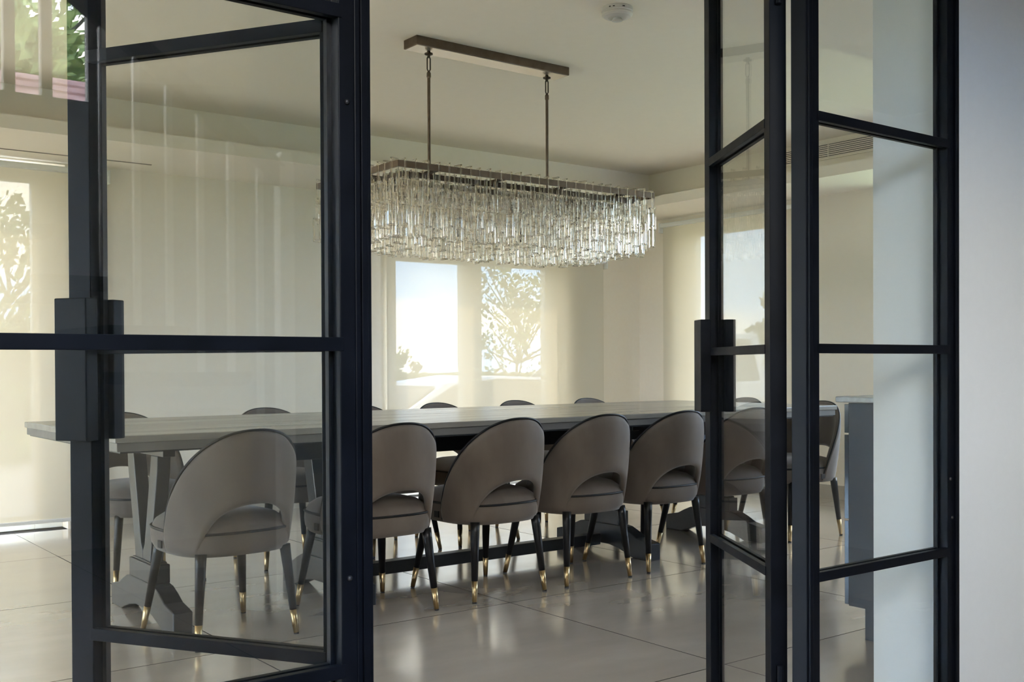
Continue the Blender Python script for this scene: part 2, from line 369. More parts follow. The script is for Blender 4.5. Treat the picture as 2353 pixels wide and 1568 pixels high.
for x, zz in ((.832, 1.42), (.832, .66), (2.588, .60), (2.580, .70)):
    bm = bmesh.new(); lathe(bm, [(.0045, 0), (.0045, .002), (.002, .004)], 12)
    bmesh.ops.rotate(bm, verts=bm.verts, matrix=Matrix.Rotation(PI/2, 3, 'X')); ob = obj('screw_head', bm, M_stud, fr, smooth=True, loc=(x, 1.5245, zz))
def leaf(name, p, d, length, nsign, label):
    """leaf from hinge point p along unit d; near face on the p-d line, body to the far side"""
    w = struct(name); tag(w, label)
    d = Vector(d).normalized(); nn = Vector((d.y, -d.x))*nsign
    M = Matrix(((d.x, nn.x, 0, p[0]), (d.y, nn.y, 0, p[1]), (0, 0, 1, 0), (0, 0, 0, 1)))
    steel_panel(w, length, T=.040, sw=.040, M=M, stile_end=.050 if nsign > 0 else .040)
    # stepped pull plates on both faces of the closing stile
    for (y0, y1) in ((-.030, 0.0), (.040, .070)):
        bm = bmesh.new(); box(bm, length-.066, length+.006, y0, y1, .866, 1.124, M)
        obj('pull_handle', bm, M_steel, w, bev=.002)
    for z in (.25, 1.88):
        bm = bmesh.new(); tube(bm, [M @ Vector((-.008, .02, z-.05)), M @ Vector((-.008, .02, z+.05))], .007, 10); obj('hinge', bm, M_steel, w, smooth=False)
    return w
leaf('door_1', (.8510, 1.579), (-.5296, .8482), .570, 1, 'left glazed steel door leaf standing open into the dining room')
leaf('door_2', (1.9848, 1.6213), (.5356, .8445), .570, 1, 'right glazed steel door leaf standing open into the dining room')

# ------------------------------------------------------------ dining table
TXa, TXb, TYa, TYb = 1.145, 5.172, 3.745, 5.012
tb = thing('dining_table', 'long trestle dining table with limed grey top and charcoal pedestals', 'table', ((TXa+TXb)/2, (TYa+TYb)/2, 0))
ox, oy = tb.location.x, tb.location.y
def tobj(name, bm, m, **k):
    bmesh.ops.translate(bm, verts=bm.verts, vec=(-ox, -oy, 0)); return obj(name, bm, m, tb, **k)
bm = bmesh.new(); box(bm, TXa, TXb, TYa, TYb, .737, .761); tobj('tabletop', bm, M_tabletop, bev=.003)
bm = bmesh.new(); box(bm, TXa+.008, TXb-.008, TYa+.008, TYb-.008, .706, .737); tobj('top_edging', bm, M_edge, bev=.002)
bm = bmesh.new(); box(bm, TXa+.02, TXb-.02, TYa+.012, TYb-.012, .700, .706); tobj('underside', bm, M_paint)
bm = bmesh.new(); box(bm, 2.0, 4.7, 4.16, 4.34, .60, .700); tobj('spine_beam', bm, M_paint, bev=.003)
YT = 4.28
def trestle_me():
    L = .37
    half = [(L, 0), (L, .085), (L-.03, .092), (.27, .105), (.22, .130), (.17, .150), (.13, .155)]
    under = [(.24, 0), (.19, .018), (.13, .036), (.06, .048)]
    out = half + [(-u, v) for u, v in reversed(half)] + [(-u, v) for u, v in under] + [(u, v) for u, v in reversed(under)]
    bm = bmesh.new(); prism(bm, out, 'x', -.037, .037); foot = mesh('foot', bm, M_paint, bev=.004)
    bm = bmesh.new(); box(bm, -.036, .036, -.135, .135, .155, .228)
    prism(bm, [(-.120, .228), (.120, .228), (.112, .236), (-.112, .236)], 'x', -.031, .031); block = mesh('block', bm, M_paint, bev=.003)
    cols = []
    for s in (-1, 1):
        bm = bmesh.new()
        prism(bm, [(s*.0, .236), (s*.088, .236), (s*.100, .30), (s*.175, .60), (s*.180, .655), (s*.105, .655), (s*.022, .30), (s*.0, .27)], 'x', -.026, .026)
        cols.append(mesh('brace', bm, M_paint, bev=.003))
    bm = bmesh.new(); box(bm, -.024, .024, -.235, .235, .655, .700); cleat = mesh('cleat', bm, M_paint, bev=.003)
    return foot, block, cols, cleat
foot, block, cols, cleat = trestle_me()
for x in (1.438, 2.222, 3.885, 4.748):
    p = link('pedestal', foot, tb, (x-ox, YT-oy, 0))
    link('block', block, p); link('brace', cols[0], p); link('brace', cols[1], p); link('cleat', cleat, p)
bm = bmesh.new(); box(bm, 2.24, 3.82, YT-.03, YT+.03, .045, .103); tobj('stretcher', bm, M_paint, bev=.003)

# ------------------------------------------------------------ dining chairs
def make_chair(label, group):
    c = thing('dining_chair', label, 'chair', group=group)
    PM = math.radians(93); NU, NV = 64, 16
    def ztop(a):
        t = min(abs(a)/PM, 1); return .335+.437*max(0, 1-t**2.35)**.80
    A0 = math.radians(50)
    def zbot(a):
        t = abs(a)/A0
        if t >= 1: return .322
        return .322+.188*(1-t**2.3)**.60
    def rad(z):
        t = min(max((z-.325)/.32, 0), 1); r = .885+.115*(1-(1-t)**1.8)
        return r-.05*max(0, (z-.66)/.11)**2-.05*max(0, (.35-z)/.028)**2
    def pt(a, z, off):
        r = rad(z); rx, ry = .259*r-off, .266*r-off
        lean = -.012*max(0, z-.40)/.36*math.cos(a)
        return Vector((rx*math.sin(a), -ry*math.cos(a)+lean-.042, z))
    bm = bmesh.new(); TH = .030
    us = [PM*(2*i/NU-1) for i in range(NU+1)]
    O, I = [], []
    for a in us:
        zb, zt = zbot(a), ztop(a)
        # rounded rim: outer and inner pulled in at top
        col, coli = [], []
        for j in range(NV+1):
            z = zb+(zt-zb)*j/NV
            e = min(1.0, (zt-z)/.016+.25, (z-zb)/.012+.35)
            col.append(bm.verts.new(pt(a, z, TH/2-TH/2*e))); coli.append(bm.verts.new(pt(a, z, TH/2+TH/2*e)))
        O.append(col); I.append(coli)
    for i in range(NU):
        for j in range(NV):
            bm.faces.new((O[i][j], O[i+1][j], O[i+1][j+1], O[i][j+1])); bm.faces.new((I[i+1][j], I[i][j], I[i][j+1], I[i+1][j+1]))
        bm.faces.new((O[i][NV], O[i+1][NV], I[i+1][NV], I[i][NV])); bm.faces.new((O[i+1][0], O[i][0], I[i][0], I[i+1][0]))
    for i in (0, NU):
        for j in range(NV): bm.faces.new((O[i][j], O[i][j+1], I[i][j+1], I[i][j]))
    back = obj('backrest', bm, M_velvet, c, smooth=True)
    bm = bmesh.new()
    tube(bm, [pt(a, ztop(a)+.001, .006) for a in us], .0048, 6)
    obj('piping', bm, M_piping, back, smooth=True)
    # seat cushion
    def seat_xy(t, r):
        x, y = math.cos(t), math.sin(t)
        k = (abs(x)**3.0+abs(y)**3.0)**(-1/3.0)
        return .226*k*x*r, (.268 if y > 0 else .232)*k*y*r-.012
    bm = bmesh.new(); rings = []
    for r, z in ((.80, .318), (.93, .322), (.985, .345), (1, .375), (.992, .402), (.975, .408), (.93, .430), (.80, .452), (.55, .466), (.25, .472)):
        rings.append([bm.verts.new((*seat_xy(2*PI*k/40, r), z)) for k in range(40)])
    for A, B in zip(rings, rings[1:]):
        for k in range(40): bm.faces.new((A[k], A[(k+1) % 40], B[(k+1) % 40], B[k]))
    bm.faces.new(rings[0][::-1]); bm.faces.new(rings[-1])
    seat = obj('seat', bm, M_velvet, c, smooth=True)
    bm = bmesh.new(); pts = [Vector((*seat_xy(2*PI*k/40, .992), .405)) for k in range(41)]
    tube(bm, pts, .0052, 6, cap=False); obj('piping', bm, M_piping, seat, smooth=True)
    for sx, sy in ((-1, -1), (1, -1), (-1, 1), (1, 1)):
        top = Vector((sx*.166, (-.190 if sy < 0 else .160), .335)); ft = Vector((sx*(.195 if sy < 0 else .208), sy*.222, .0))
        d = ft-top; q = top+d*((.335-.092)/.335); tip = top+d*((.335-.006)/.335)
        bm = bmesh.new(); tube(bm, [top, top+d*.12, q], [.0205, .0195, .0135], 14); lg = obj('leg', bm, M_leg, c, smooth=False)
        for pl in lg.data.polygons: pl.use_smooth = len(pl.vertices) == 4
        bm = bmesh.new(); tube(bm, [q, tip], [.0138, .0100], 14); t = obj('brass_tip', bm, M_brass, lg)
        for pl in t.data.polygons: pl.use_smooth = len(pl.vertices) == 4
        bm = bmesh.new(); tube(bm, [tip, ft], [.0096, .0094], 12); obj('glide', bm, M_rubber, lg)
    bm = bmesh.new(); box(bm, -.003, .003, 0, .03, .345, .372, Matrix.Translation((-.240, -.03, 0))); obj('cloth_tag', bm, M_piping, c)
    return c
G1 = 'taupe velvet dining chairs along the near side of the table'
G2 = 'taupe velvet dining chairs along the far side of the table'
G3 = 'taupe velvet dining chairs at the right end of the table'
ch0 = make_chair('near-side velvet chair behind the glass of the left door, leftmost in front of the table', G1)
ch0.location = (1.572, 3.885, 0); ch0.rotation_euler = (0, 0, math.radians(4))
near = [(2.205, 3.890, 1, 'near-side velvet chair half hidden behind the black post, second from the left'),
        (2.782, 3.905, 2, 'near-side velvet chair fully in the open doorway, third from the left'),
        (3.300, 3.905, 0, 'near-side velvet chair in the middle of the doorway, fourth from the left'),
        (3.818, 3.920, 1, 'near-side velvet chair touching the right door leaf, fifth from the left'),
        (4.345, 3.930, 0, 'near-side velvet chair seen through the glass of the right door leaf')]
for x, y, a, lb in near: dup(ch0, (x, y, 0), math.radians(a), lb, G1)
far = [(1.675, 5.085, 3, 'far-side velvet chair at the left end, beside the left pedestal'),
       (2.425, 5.10, -2, 'far-side velvet chair, second from the left, only its top rim above the table'),
       (3.010, 5.10, 0, 'far-side velvet chair hidden by the black post, third from the left'),
       (3.540, 5.095, 2, 'far-side velvet chair in front of the left half of the window'),
       (4.120, 5.10, -1, 'far-side velvet chair in front of the right half of the window'),
       (4.740, 5.11, 1, 'far-side velvet chair furthest right, in front of the wall corner')]
for x, y, a, lb in far: dup(ch0, (x, y, 0), math.radians(180+a), lb, G2)
dup(ch0, (5.10, 4.03, 0), math.radians(90-4), 'end velvet chair nearer the doors, seen through the right fixed panel', G3)
dup(ch0, (5.27, 4.72, 0), math.radians(90+3), 'end velvet chair further from the doors, behind the right door leaf', G3)

# ------------------------------------------------------------ chandelier
CX, CYc, ZF = 3.16, 4.32, 1.853
cd = thing('chandelier', 'long rectangular crystal chandelier on a bronze frame above the table', 'chandelier', (CX, CYc, ZT))
def cobj(name, bm, m, par=None, **k):
    if par is None or par is cd: bmesh.ops.translate(bm, verts=bm.verts, vec=(-CX, -CYc, -ZT))
    return obj(name, bm, m, par or cd, **k)
HX, HY = .765, .375
bm = bmesh.new(); box(bm, CX-.465, CX+.465, CYc-.058, CYc+.058, ZT-.042, ZT); cobj('canopy', bm, M_bronze, bev=.002)
bm = bmesh.new(); box(bm, CX-.459, CX+.459, CYc-.052, CYc+.052, ZT-.0445, ZT-.0422); cobj('canopy_plate', bm, M_under)
for sx in (-.362, .362):
    x = CX+sx
    bm = bmesh.new()
    prof = [(.006, 0), (.009, -.004), (.009, -.010), (.020, -.012), (.020, -.018), (.008, -.022), (.006, -.034)]
    lathe(bm, prof, 16, (x, CYc, ZT-.044)); rod = cobj('hanging_rod', bm, M_bronze_dark, smooth=False)
    bm = bmesh.new()
    for k in (0,):
        z1, z0 = ZT-.072, ZT-.140
        for s in (-.0085, .0085): tube(bm, [(x+s, CYc, z1-.008), (x+s, CYc, z0+.008)], .0032, 8)
        tube(bm, [(x-.0085, CYc, z1-.008), (x-.004, CYc, z1), (x+.004, CYc, z1), (x+.0085, CYc, z1-.008)], .0032, 8)
        tube(bm, [(x-.0085, CYc, z0+.008), (x-.004, CYc, z0), (x+.004, CYc, z0), (x+.0085, CYc, z0+.008)], .0032, 8)
    bmesh.ops.translate(bm, verts=bm.verts, vec=(-CX, -CYc, -ZT)); obj('chain_link', bm, M_bronze_dark, rod)
    bm = bmesh.new(); lathe(bm, [(.003, 0), (.010, -.012), (.0105, -.030), (.0075, -.036), (.0075, -(ZT-.138-ZF))], 14, (x, CYc, ZT-.138))
    bmesh.ops.translate(bm, verts=bm.verts, vec=(-CX, -CYc, -ZT)); obj('down_rod', bm, M_bronze, rod)
def ring(name, hx, hy, z0, z1, t, m):
    bm = bmesh.new()
    box(bm, CX-hx, CX+hx, CYc-hy, CYc-hy+t, z0, z1); box(bm, CX-hx, CX+hx, CYc+hy-t, CYc+hy, z0, z1)
    box(bm, CX-hx, CX-hx+t, CYc-hy+t, CYc+hy-t, z0, z1); box(bm, CX+hx-t, CX+hx, CYc-hy+t, CYc+hy-t, z0, z1)
    cobj(name, bm, m)
ring('outer_frame', HX, HY, ZF-.004, ZF+.024, .010, M_bronze)
ring('inner_frame', HX-.075, HY-.075, ZF-.028, ZF-.004, .010, M_bronze_dark)
ring('inner_frame', HX-.150, HY-.150, ZF-.050, ZF-.028, .010, M_bronze_dark)
for sx in (-.56, -.19, .19, .56):
    bm = bmesh.new(); box(bm, CX+sx-.012, CX+sx+.012, CYc-HY+.01, CYc+HY-.01, ZF-.004, ZF+.006); box(bm, CX+sx-.014, CX+sx+.014, CYc-.02, CYc+.02, ZF-.13, ZF-.004)
    cobj('cross_bar', bm, M_bronze_dark)
bm = bmesh.new(); box(bm, CX-HX+.01, CX+HX-.01, CYc-.014, CYc+.014, ZF+.006, ZF+.018); cobj('cross_bar', bm, M_bronze_dark)
for sx in (-.56, -.19, .19, .56):
    bm = bmesh.new(); lathe(bm, [(.012, 0), (.015, .01), (.015, .05), (.010, .06), (.008, .10), (.002, .112)], 12, (CX+sx, CYc+.0, ZF-.23)); cobj('lamp_socket', bm, M_bronze_dark, smooth=True)
# crystal pieces: open rectangular glass links and hooked glass rods
def link_me(w, h, t, seg=6):
    """closed rectangular ring of glass rod in the xz plane, top at z=0"""
    bm = bmesh.new(); c = [(-w/2, 0), (w/2, 0), (w/2, -h), (-w/2, -h)]
    rings = []
    for (x, z) in c:
        dx, dz = (1 if x > 0 else -1), (1 if z == 0 else -1)
        v = Vector((dx, 0, dz))*(t/1.0)
        rr = []
        for k in range(seg):
            a = 2*PI*(k+.5)/seg
            rr.append(bm.verts.new(Vector((x, 0, z-t))+Vector((dx*t*math.cos(a), t*math.sin(a), dz*t*math.cos(a)))))
        rings.append(rr)
    for i in range(4):
        A, B = rings[i], rings[(i+1) % 4]
        for k in range(seg): bm.faces.new((A[k], A[(k+1) % seg], B[(k+1) % seg], B[k]))
    return mesh('crystal_link', bm, M_crystal)
def rod_me(w, h):
    """solid flat glass bar with bevelled edges"""
    bm = bmesh.new(); prism(bm, [(-w/2, -.003), (-w/2+.003, -.006), (w/2-.003, -.006), (w/2, -.003), (w/2, .003), (w/2-.003, .006), (-w/2+.003, .006), (-w/2, .003)], 'z', -h, 0)
    return mesh('crystal_bar', bm, M_crystal)
L_hook = link_me(.040, .112, .0042); L_a = link_me(.036, .105, .0052); L_b = link_me(.030, .095, .0050)
R_a = rod_me(.020, .092); R_b = rod_me(.016, .085)
places = []   # (mesh, loc, rz)
def chains(hx, hy, ztop, nx, ny, lens, hook=True):
    spots = []
    for i in range(nx):
        u = -hx+(i+.5)*2*hx/nx; spots += [(u, -hy, 0), (u, hy, PI)]
    for j in range(ny):
        v = -hy+(j+.5)*2*hy/ny; spots += [(-hx, v, -PI/2), (hx, v, PI/2)]
    for (x, y, rz) in spots:
        z = ztop+.022+rnd.uniform(-.004, .004); ang = rz+PI/2
        ox_, oy_ = math.sin(rz)*.014, -math.cos(rz)*.014
        jx, jy = rnd.uniform(-.004, .004), rnd.uniform(-.004, .004)
        for q, (kind, dz) in enumerate(lens):
            if q % 2 == 0: a = ang+rnd.uniform(-.25, .25)
            else: a = rz+rnd.uniform(-.45, .45)
            places.append((kind, Vector((CX+x+(ox_ if q else 0)+jx*(q > 0), CYc+y+(oy_ if q else 0)+jy*(q > 0), z)), a))
            z -= dz+rnd.uniform(-.006, .006)
chains(HX-.005, HY-.005, ZF+.014, 27, 13, [(L_hook, .088), (L_a, .090), (L_a, .1)])
chains(HX-.045, HY-.045, ZF-.035, 27, 12, [(R_a, .088), (L_b, .086), (L_a, .1)])
chains(HX-.080, HY-.080, ZF-.02, 24, 11, [(L_hook, .086), (R_a, .090), (L_a, .1)])
chains(HX-.150, HY-.150, ZF-.045, 22, 8, [(L_hook, .086), (L_a, .090), (L_a, .1)])
chains(HX-.225, HY-.225, ZF-.06, 19, 5, [(R_a, .086), (L_a, .089), (L_a, .1)])
places.sort(key=lambda p: p[1].x*.606+p[1].y*.795)
inv = Vector((CX, CYc, ZT))
for me, loc, a in places[:300]:
    q = bpy.data.objects.new('crystal_link', me); C.objects.link(q); q.parent = cd; q.location = loc-inv; q.rotation_euler = (0, 0, a)
vs, fs = [], []
for me, loc, a in places[300:]:
    ca, sa = math.cos(a), math.sin(a); b0 = len(vs); l_ = loc-inv
    for v in me.vertices: vs.append((v.co.x*ca-v.co.y*sa+l_.x, v.co.x*sa+v.co.y*ca+l_.y, v.co.z+l_.z))
    for p in me.polygons: fs.append([b0+i for i in p.vertices])
me = bpy.data.meshes.new('crystal_links'); me.from_pydata(vs, [], fs); me.materials.append(M_crystal)
ob = link('crystal_links', me, cd); ob['kind'] = 'stuff'

# ------------------------------------------------------------ ceiling details
sm = thing('smoke_detector', 'round white smoke detector on the ceiling in front of the chandelier', 'smoke detector', (3.19, 3.43, ZT))
bm = bmesh.new(); lathe(bm, [(.066, 0), (.068, -.004), (.068, -.018), (.064, -.021), (.064, -.024), (.067, -.027), (.066, -.033), (.058, -.040), (.040, -.044)], 40); obj('body', bm, M_plastic, sm, smooth=False)
bm = bmesh.new(); lathe(bm, [(.018, -.043), (.019, -.046), (.019, -.052), (.024, -.053), (.024, -.056), (.010, -.058)], 24); obj('sensor_cap', bm, M_plastic, sm, smooth=False)
for a in (200, 215, 250, 252):
    bm = bmesh.new(); q = math.radians(a); box(bm, -.004, .004, -.001, .001, -.002, .002, Matrix.Translation((.068*math.cos(q), .068*math.sin(q), -.012)) @ Matrix.Rotation(q+PI/2, 4, 'Z')); obj('slot', bm, M_dark, sm)
vt = thing('air_vent', 'linear slotted air vent in the ceiling recess, seen through the right fixed panel', 'air vent', (TX1, 4.2, 2.46))
bm = bmesh.new(); box(bm, -.006, -.001, -1.0, .86, -.052, .052); obj('backing', bm, M_dark, vt)
bm = bmesh.new(); box(bm, -.012, -.001, -1.01, .87, .050, .060); box(bm, -.012, -.001, -1.01, .87, -.060, -.050); box(bm, -.012, -.001, .86, .87, -.05, .05); box(bm, -.012, -.001, -1.01, -1.0, -.05, .05); obj('frame', bm, M_ceil, vt)
for k in range(8):
    z = -.0455+k*.013
    bm = bmesh.new(); box(bm, -.013, -.004, -1.0, .86, z-.0036, z+.0036); obj('slat', bm, M_ceil, vt)
for y in (.36, -.04, -.44):
    bm = bmesh.new(); box(bm, -.013, -.003, y-.003, y+.003, -.05, .05); obj('divider', bm, M_ceil, vt)
bm = bmesh.new(); box(bm, -1.1, 2.27, 6.655, 6.663, ZS-.004, ZS+.001); tag(obj('pocket_shade_strip', bm, mat('shadow_gap', (.25, .22, .18), .7)), 'thin strip coloured as the shade line of the curtain pocket in the ceiling soffit above the garden door', 'shade line')  # flat dark strip stands for the shaded slit of a curtain pocket

# ------------------------------------------------------------ cabinet beyond the wall end
cb = thing('base_cabinet', 'dark grey base cabinet with pale worktop, seen through the right fixed panel', 'cabinet', (3.36, 1.80, 0))
bm = bmesh.new(); prism(bm, [(0, 0), (.516, 0), (.516, .112), (.585, .112), (.585, .855), (0, .855)], 'x', 0, .018); obj('end_panel', bm, M_cab, cb, bev=.001)
bm = bmesh.new(); box(bm, .018, 1.9, .003, .565, .112, .852); obj('carcass', bm, M_cab, cb)
bm = bmesh.new(); box(bm, .018, 1.9, .003, .50, 0, .112); obj('plinth', bm, M_cabfront, cb)
for i in range(3):
    x0 = .0+i*.63
    for z0, z1 in ((.745, .850), (.43, .738), (.116, .423)):
        bm = bmesh.new(); box(bm, x0+.002, x0+.628, .586, .604, z0, z1); obj('drawer_front', bm, M_cabfront, cb, bev=.001)
bm = bmesh.new(); box(bm, -.025, 1.92, .0, .625, .857, .879); obj('worktop', bm, M_quartz, cb, bev=.004)

# ------------------------------------------------------------ hall staircase behind the camera (mirrored in the glass)
st = thing('staircase', 'open-riser staircase with white balusters, mirrored in the left glass panel', 'staircase', (0, 0, 0))
for k in range(-1, 5):
    z, xe = .977+.1745*k, 1.753-.245*k
    if z < .1: continue
    if z > 3.0: break
    out = []
    bm = bmesh.new(); x0, x1 = xe-.31, xe
    prism(bm, [(x0+.02, z-.055), (x1-.035, z-.055), (x1-.012, z-.040), (x1, z-.015), (x1-.006, z), (x0, z), (x0, z-.03)], 'y', -1.80, -.90); obj('tread', bm, M_oak, st)
rail = lambda x: 2.136+(1.313-x)*.733
bm = bmesh.new(); xa, xb = 1.02, 1.93
prism(bm, [(xa, rail(xa)), (xb, rail(xb)), (xb, rail(xb)+.11), (xa, rail(xa)+.11)], 'y', -.955, -.905); obj('handrail', bm, M_oak, st, bev=.008)
for i in range(6):
    x = 1.799-.1215*i; kk = math.floor((1.753-x)/.245); zb = .977+.1745*max(kk, -3)
    if zb > 2.95: break
    bm = bmesh.new(); box(bm, x-.012, x+.012, -.942, -.918, zb, rail(x)+.02); obj('baluster', bm, M_bal, st)
bm = bmesh.new(); box(bm, 1.875, 1.935, -.96, -.90, .02, 1.80); prism(bm, [(1.87, 1.80), (1.94, 1.80), (1.925, 1.86), (1.885, 1.86)], 'y', -.955, -.905); obj('newel_post', bm, M_bal, st)

# ------------------------------------------------------------ outdoors
M_grass = noisy(mat('lawn_grass', (.17, .19, .09), 0.9), (.13, .15, .07), (.22, .25, .11), 6, detail=10)
M_gravel = noisy(mat('gravel', (.42, .38, .33), 0.9), (.30, .27, .23), (.55, .50, .44), 30, (1, 1, 1), 8, 0.3)
M_leaf = noisy(mat('tree_leaves', (.10, .15, .05), 0.7), (.075, .115, .035), (.20, .26, .08), 1.2)
M_leaf2 = noisy(mat('maple_leaves', (.32, .42, .12), 0.6), (.24, .34, .09), (.48, .58, .20), 2)
M_bark = noisy(mat('bark', (.13, .10, .08), 0.9), (.09, .07, .05), (.17, .14, .11), 8)
M_carw = mat('white_car_paint', (.75, .76, .78), 0.15, 0, 0.6, **{'Coat Weight': 0.8})
M_cars = mat('silver_car_paint', (.55, .57, .60), 0.25, 0.5, 0.5, **{'Coat Weight': 0.8})
M_carglass = mat('dark_car_glass', (.09, .10, .11), 0.05, 0, 0.8)
M_tyre = mat('tyre_rubber', (.03, .03, .03), 0.8)
M_tileroof = noisy(mat('red_roof_tile', (.42, .22, .18), 0.7), (.36, .18, .15), (.50, .29, .24), 5)
M_brickw = noisy(mat('brick_wall', (.35, .22, .16), 0.8), (.30, .18, .13), (.42, .28, .21), 14)
bm = bmesh.new()
xs = [-90, -40, -10, 2.4, 3.6, 8, 30, 120]; ys = [-90, -3.35, 7.28, 9, 14, 30, 70, 170]
def gz(x, y):
    z = -.06
    if x > 2.4 and y > -3: z = -.45
    return z
vg = [[bm.verts.new((x, y, (gz(x, y) if not (-6 < x < 7.1 and -3.4 < y < 7.3) else -.2))) for y in ys] for x in xs]
for i in range(len(xs)-1):
    for j in range(len(ys)-1): bm.faces.new((vg[i][j], vg[i+1][j], vg[i+1][j+1], vg[i][j+1]))
g = obj('ground', bm, M_grass); g['kind'] = 'structure'
bm = bmesh.new(); box(bm, -6, 3.0, 7.23, 12.2, -.09, -.03); g = obj('patio', bm, M_gravel); g['kind'] = 'structure'
bm = bmesh.new(); box(bm, 3.0, 24, 7.23, 16.0, -.50, -.42); box(bm, 7.0, 24, -3, 7.23, -.50, -.42); g = obj('driveway', bm, M_gravel); g['kind'] = 'structure'

def tree(name, label, loc, h, crown_r, trunk_r, blobs, nleaf, m, seed, leaf=.12, z0=.35, cat='tree', group=None):
    R = random.Random(seed); t = thing(name, label, cat, loc, group=group)
    bm = bmesh.new(); pts = [Vector((0, 0, 0))]
    for i in range(1, 6): pts.append(Vector((R.uniform(-.04, .04)*h, R.uniform(-.04, .04)*h, h*.8*i/5)))
    tube(bm, pts, [trunk_r*(1-.15*i) for i in range(6)], 8)
    cs = []
    for i in range(blobs):
        z = h*R.uniform(z0, .95); a = R.uniform(0, 2*PI); r = crown_r*R.uniform(.1, 1)*(1-abs(z/h-.6)*.9)
        c = Vector((r*math.cos(a), r*math.sin(a), z)); cs.append((c, crown_r*R.uniform(.18, .36)))
        b = pts[min(5, max(1, int((z/h)*5)))]
        tube(bm, [b*.9, (b+c)/2+Vector((0, 0, -.03*h)), c], [trunk_r*.35, trunk_r*.22, trunk_r*.1], 5)
    obj('trunk', bm, M_bark, t)
    vs, fs = [], []
    for i in range(nleaf):
        c, r = R.choice(cs); v = Vector((R.gauss(0, 1), R.gauss(0, 1), R.gauss(0, .8))); v = c+v.normalized()*r*R.random()**.4
        n1 = Vector((R.gauss(0, 1), R.gauss(0, 1), R.gauss(0, 1))).normalized(); n2 = n1.orthogonal().normalized(); n3 = n1.cross(n2); s = leaf*R.uniform(.6, 1.3)
        b0 = len(vs); vs += [v-n2*s, v-n3*s*.5, v+n2*s, v+n3*s*.5]; fs.append((b0, b0+1, b0+2, b0+3))
    me = bpy.data.meshes.new('foliage'); me.from_pydata(vs, [], fs); me.materials.append(m); f = link('foliage', me, t); f['kind'] = 'stuff'
    return t
def hedge(label, x0, x1, y0, y1, h, zb, seed, n, m=None):
    R = random.Random(seed); vs, fs = [], []
    t = thing('hedge', label, 'hedge', ((x0+x1)/2, (y0+y1)/2, zb))
    cx_, cy_ = (x0+x1)/2, (y0+y1)/2
    bm = bmesh.new(); box(bm, x0-cx_+.3, x1-cx_-.3, y0-cy_+.3, y1-cy_-.3, 0, h*.82); obj('inner_bush', bm, M_leaf, t)
    for i in range(n):
        x = R.uniform(x0, x1); hh = h*(.86+.20*noise.noise(Vector((x*.5, seed, 0)))); y = R.uniform(y0, y1); z = hh*R.random()**.6
        v = Vector((x-cx_, y-cy_, z)); n1 = Vector((R.gauss(0, 1), R.gauss(0, 1), R.gauss(0, 1))).normalized(); n2 = n1.orthogonal().normalized(); n3 = n1.cross(n2); s = R.uniform(.06, .14)
        b0 = len(vs); vs += [v-n2*s, v-n3*s, v+n2*s, v+n3*s]; fs.append((b0, b0+1, b0+2, b0+3))
    me = bpy.data.meshes.new('foliage'); me.from_pydata(vs, [], fs); me.materials.append(m or M_leaf); f = link('foliage', me, t); f['kind'] = 'stuff'
    return t
GT = 'trees in the garden'
# direction helper: world point at pixel column x (far) -> X/Y ratio
tree('garden_tree', 'tall open-crowned tree seen through the right half of the window', (24.3, 31.5, -.5), 5.4, 2.3, .13, 40, 1500, M_leaf, 3, .12, .20, group=GT)
tree('garden_tree', 'small dark tree at the left edge of the window behind the table', (18.4, 30.5, -.5), 1.9, .9, .08, 12, 900, M_leaf, 5, .1, .3, group=GT)
tree('garden_tree', 'thin-branched tree above the hedge beyond the garden door', (3.1, 14.9, -.1), 3.3, 1.4, .07, 26, 1500, M_leaf, 8, .09, .35, group=GT)
tree('garden_tree', 'leafy tree at the far left beyond the garden door', (2.2, 16.6, -.1), 3.9, 1.5, .09, 26, 2600, M_leaf, 11, .10, .30, group=GT)
tree('garden_tree', 'conical green tree outside the right wall window', (19.4, 15.8, -.5), 3.6, 1.0, .10, 26, 3000, M_leaf, 13, .12, .10, group=GT)
hedge('broad green hedge beyond the garden door', -4, 7.5, 12.5, 13.4, 1.75, -.1, 21, 9000)
hedge('low distant hedge behind the parked cars', 10, 40, 40, 42, 1.3, -.5, 22, 5000)

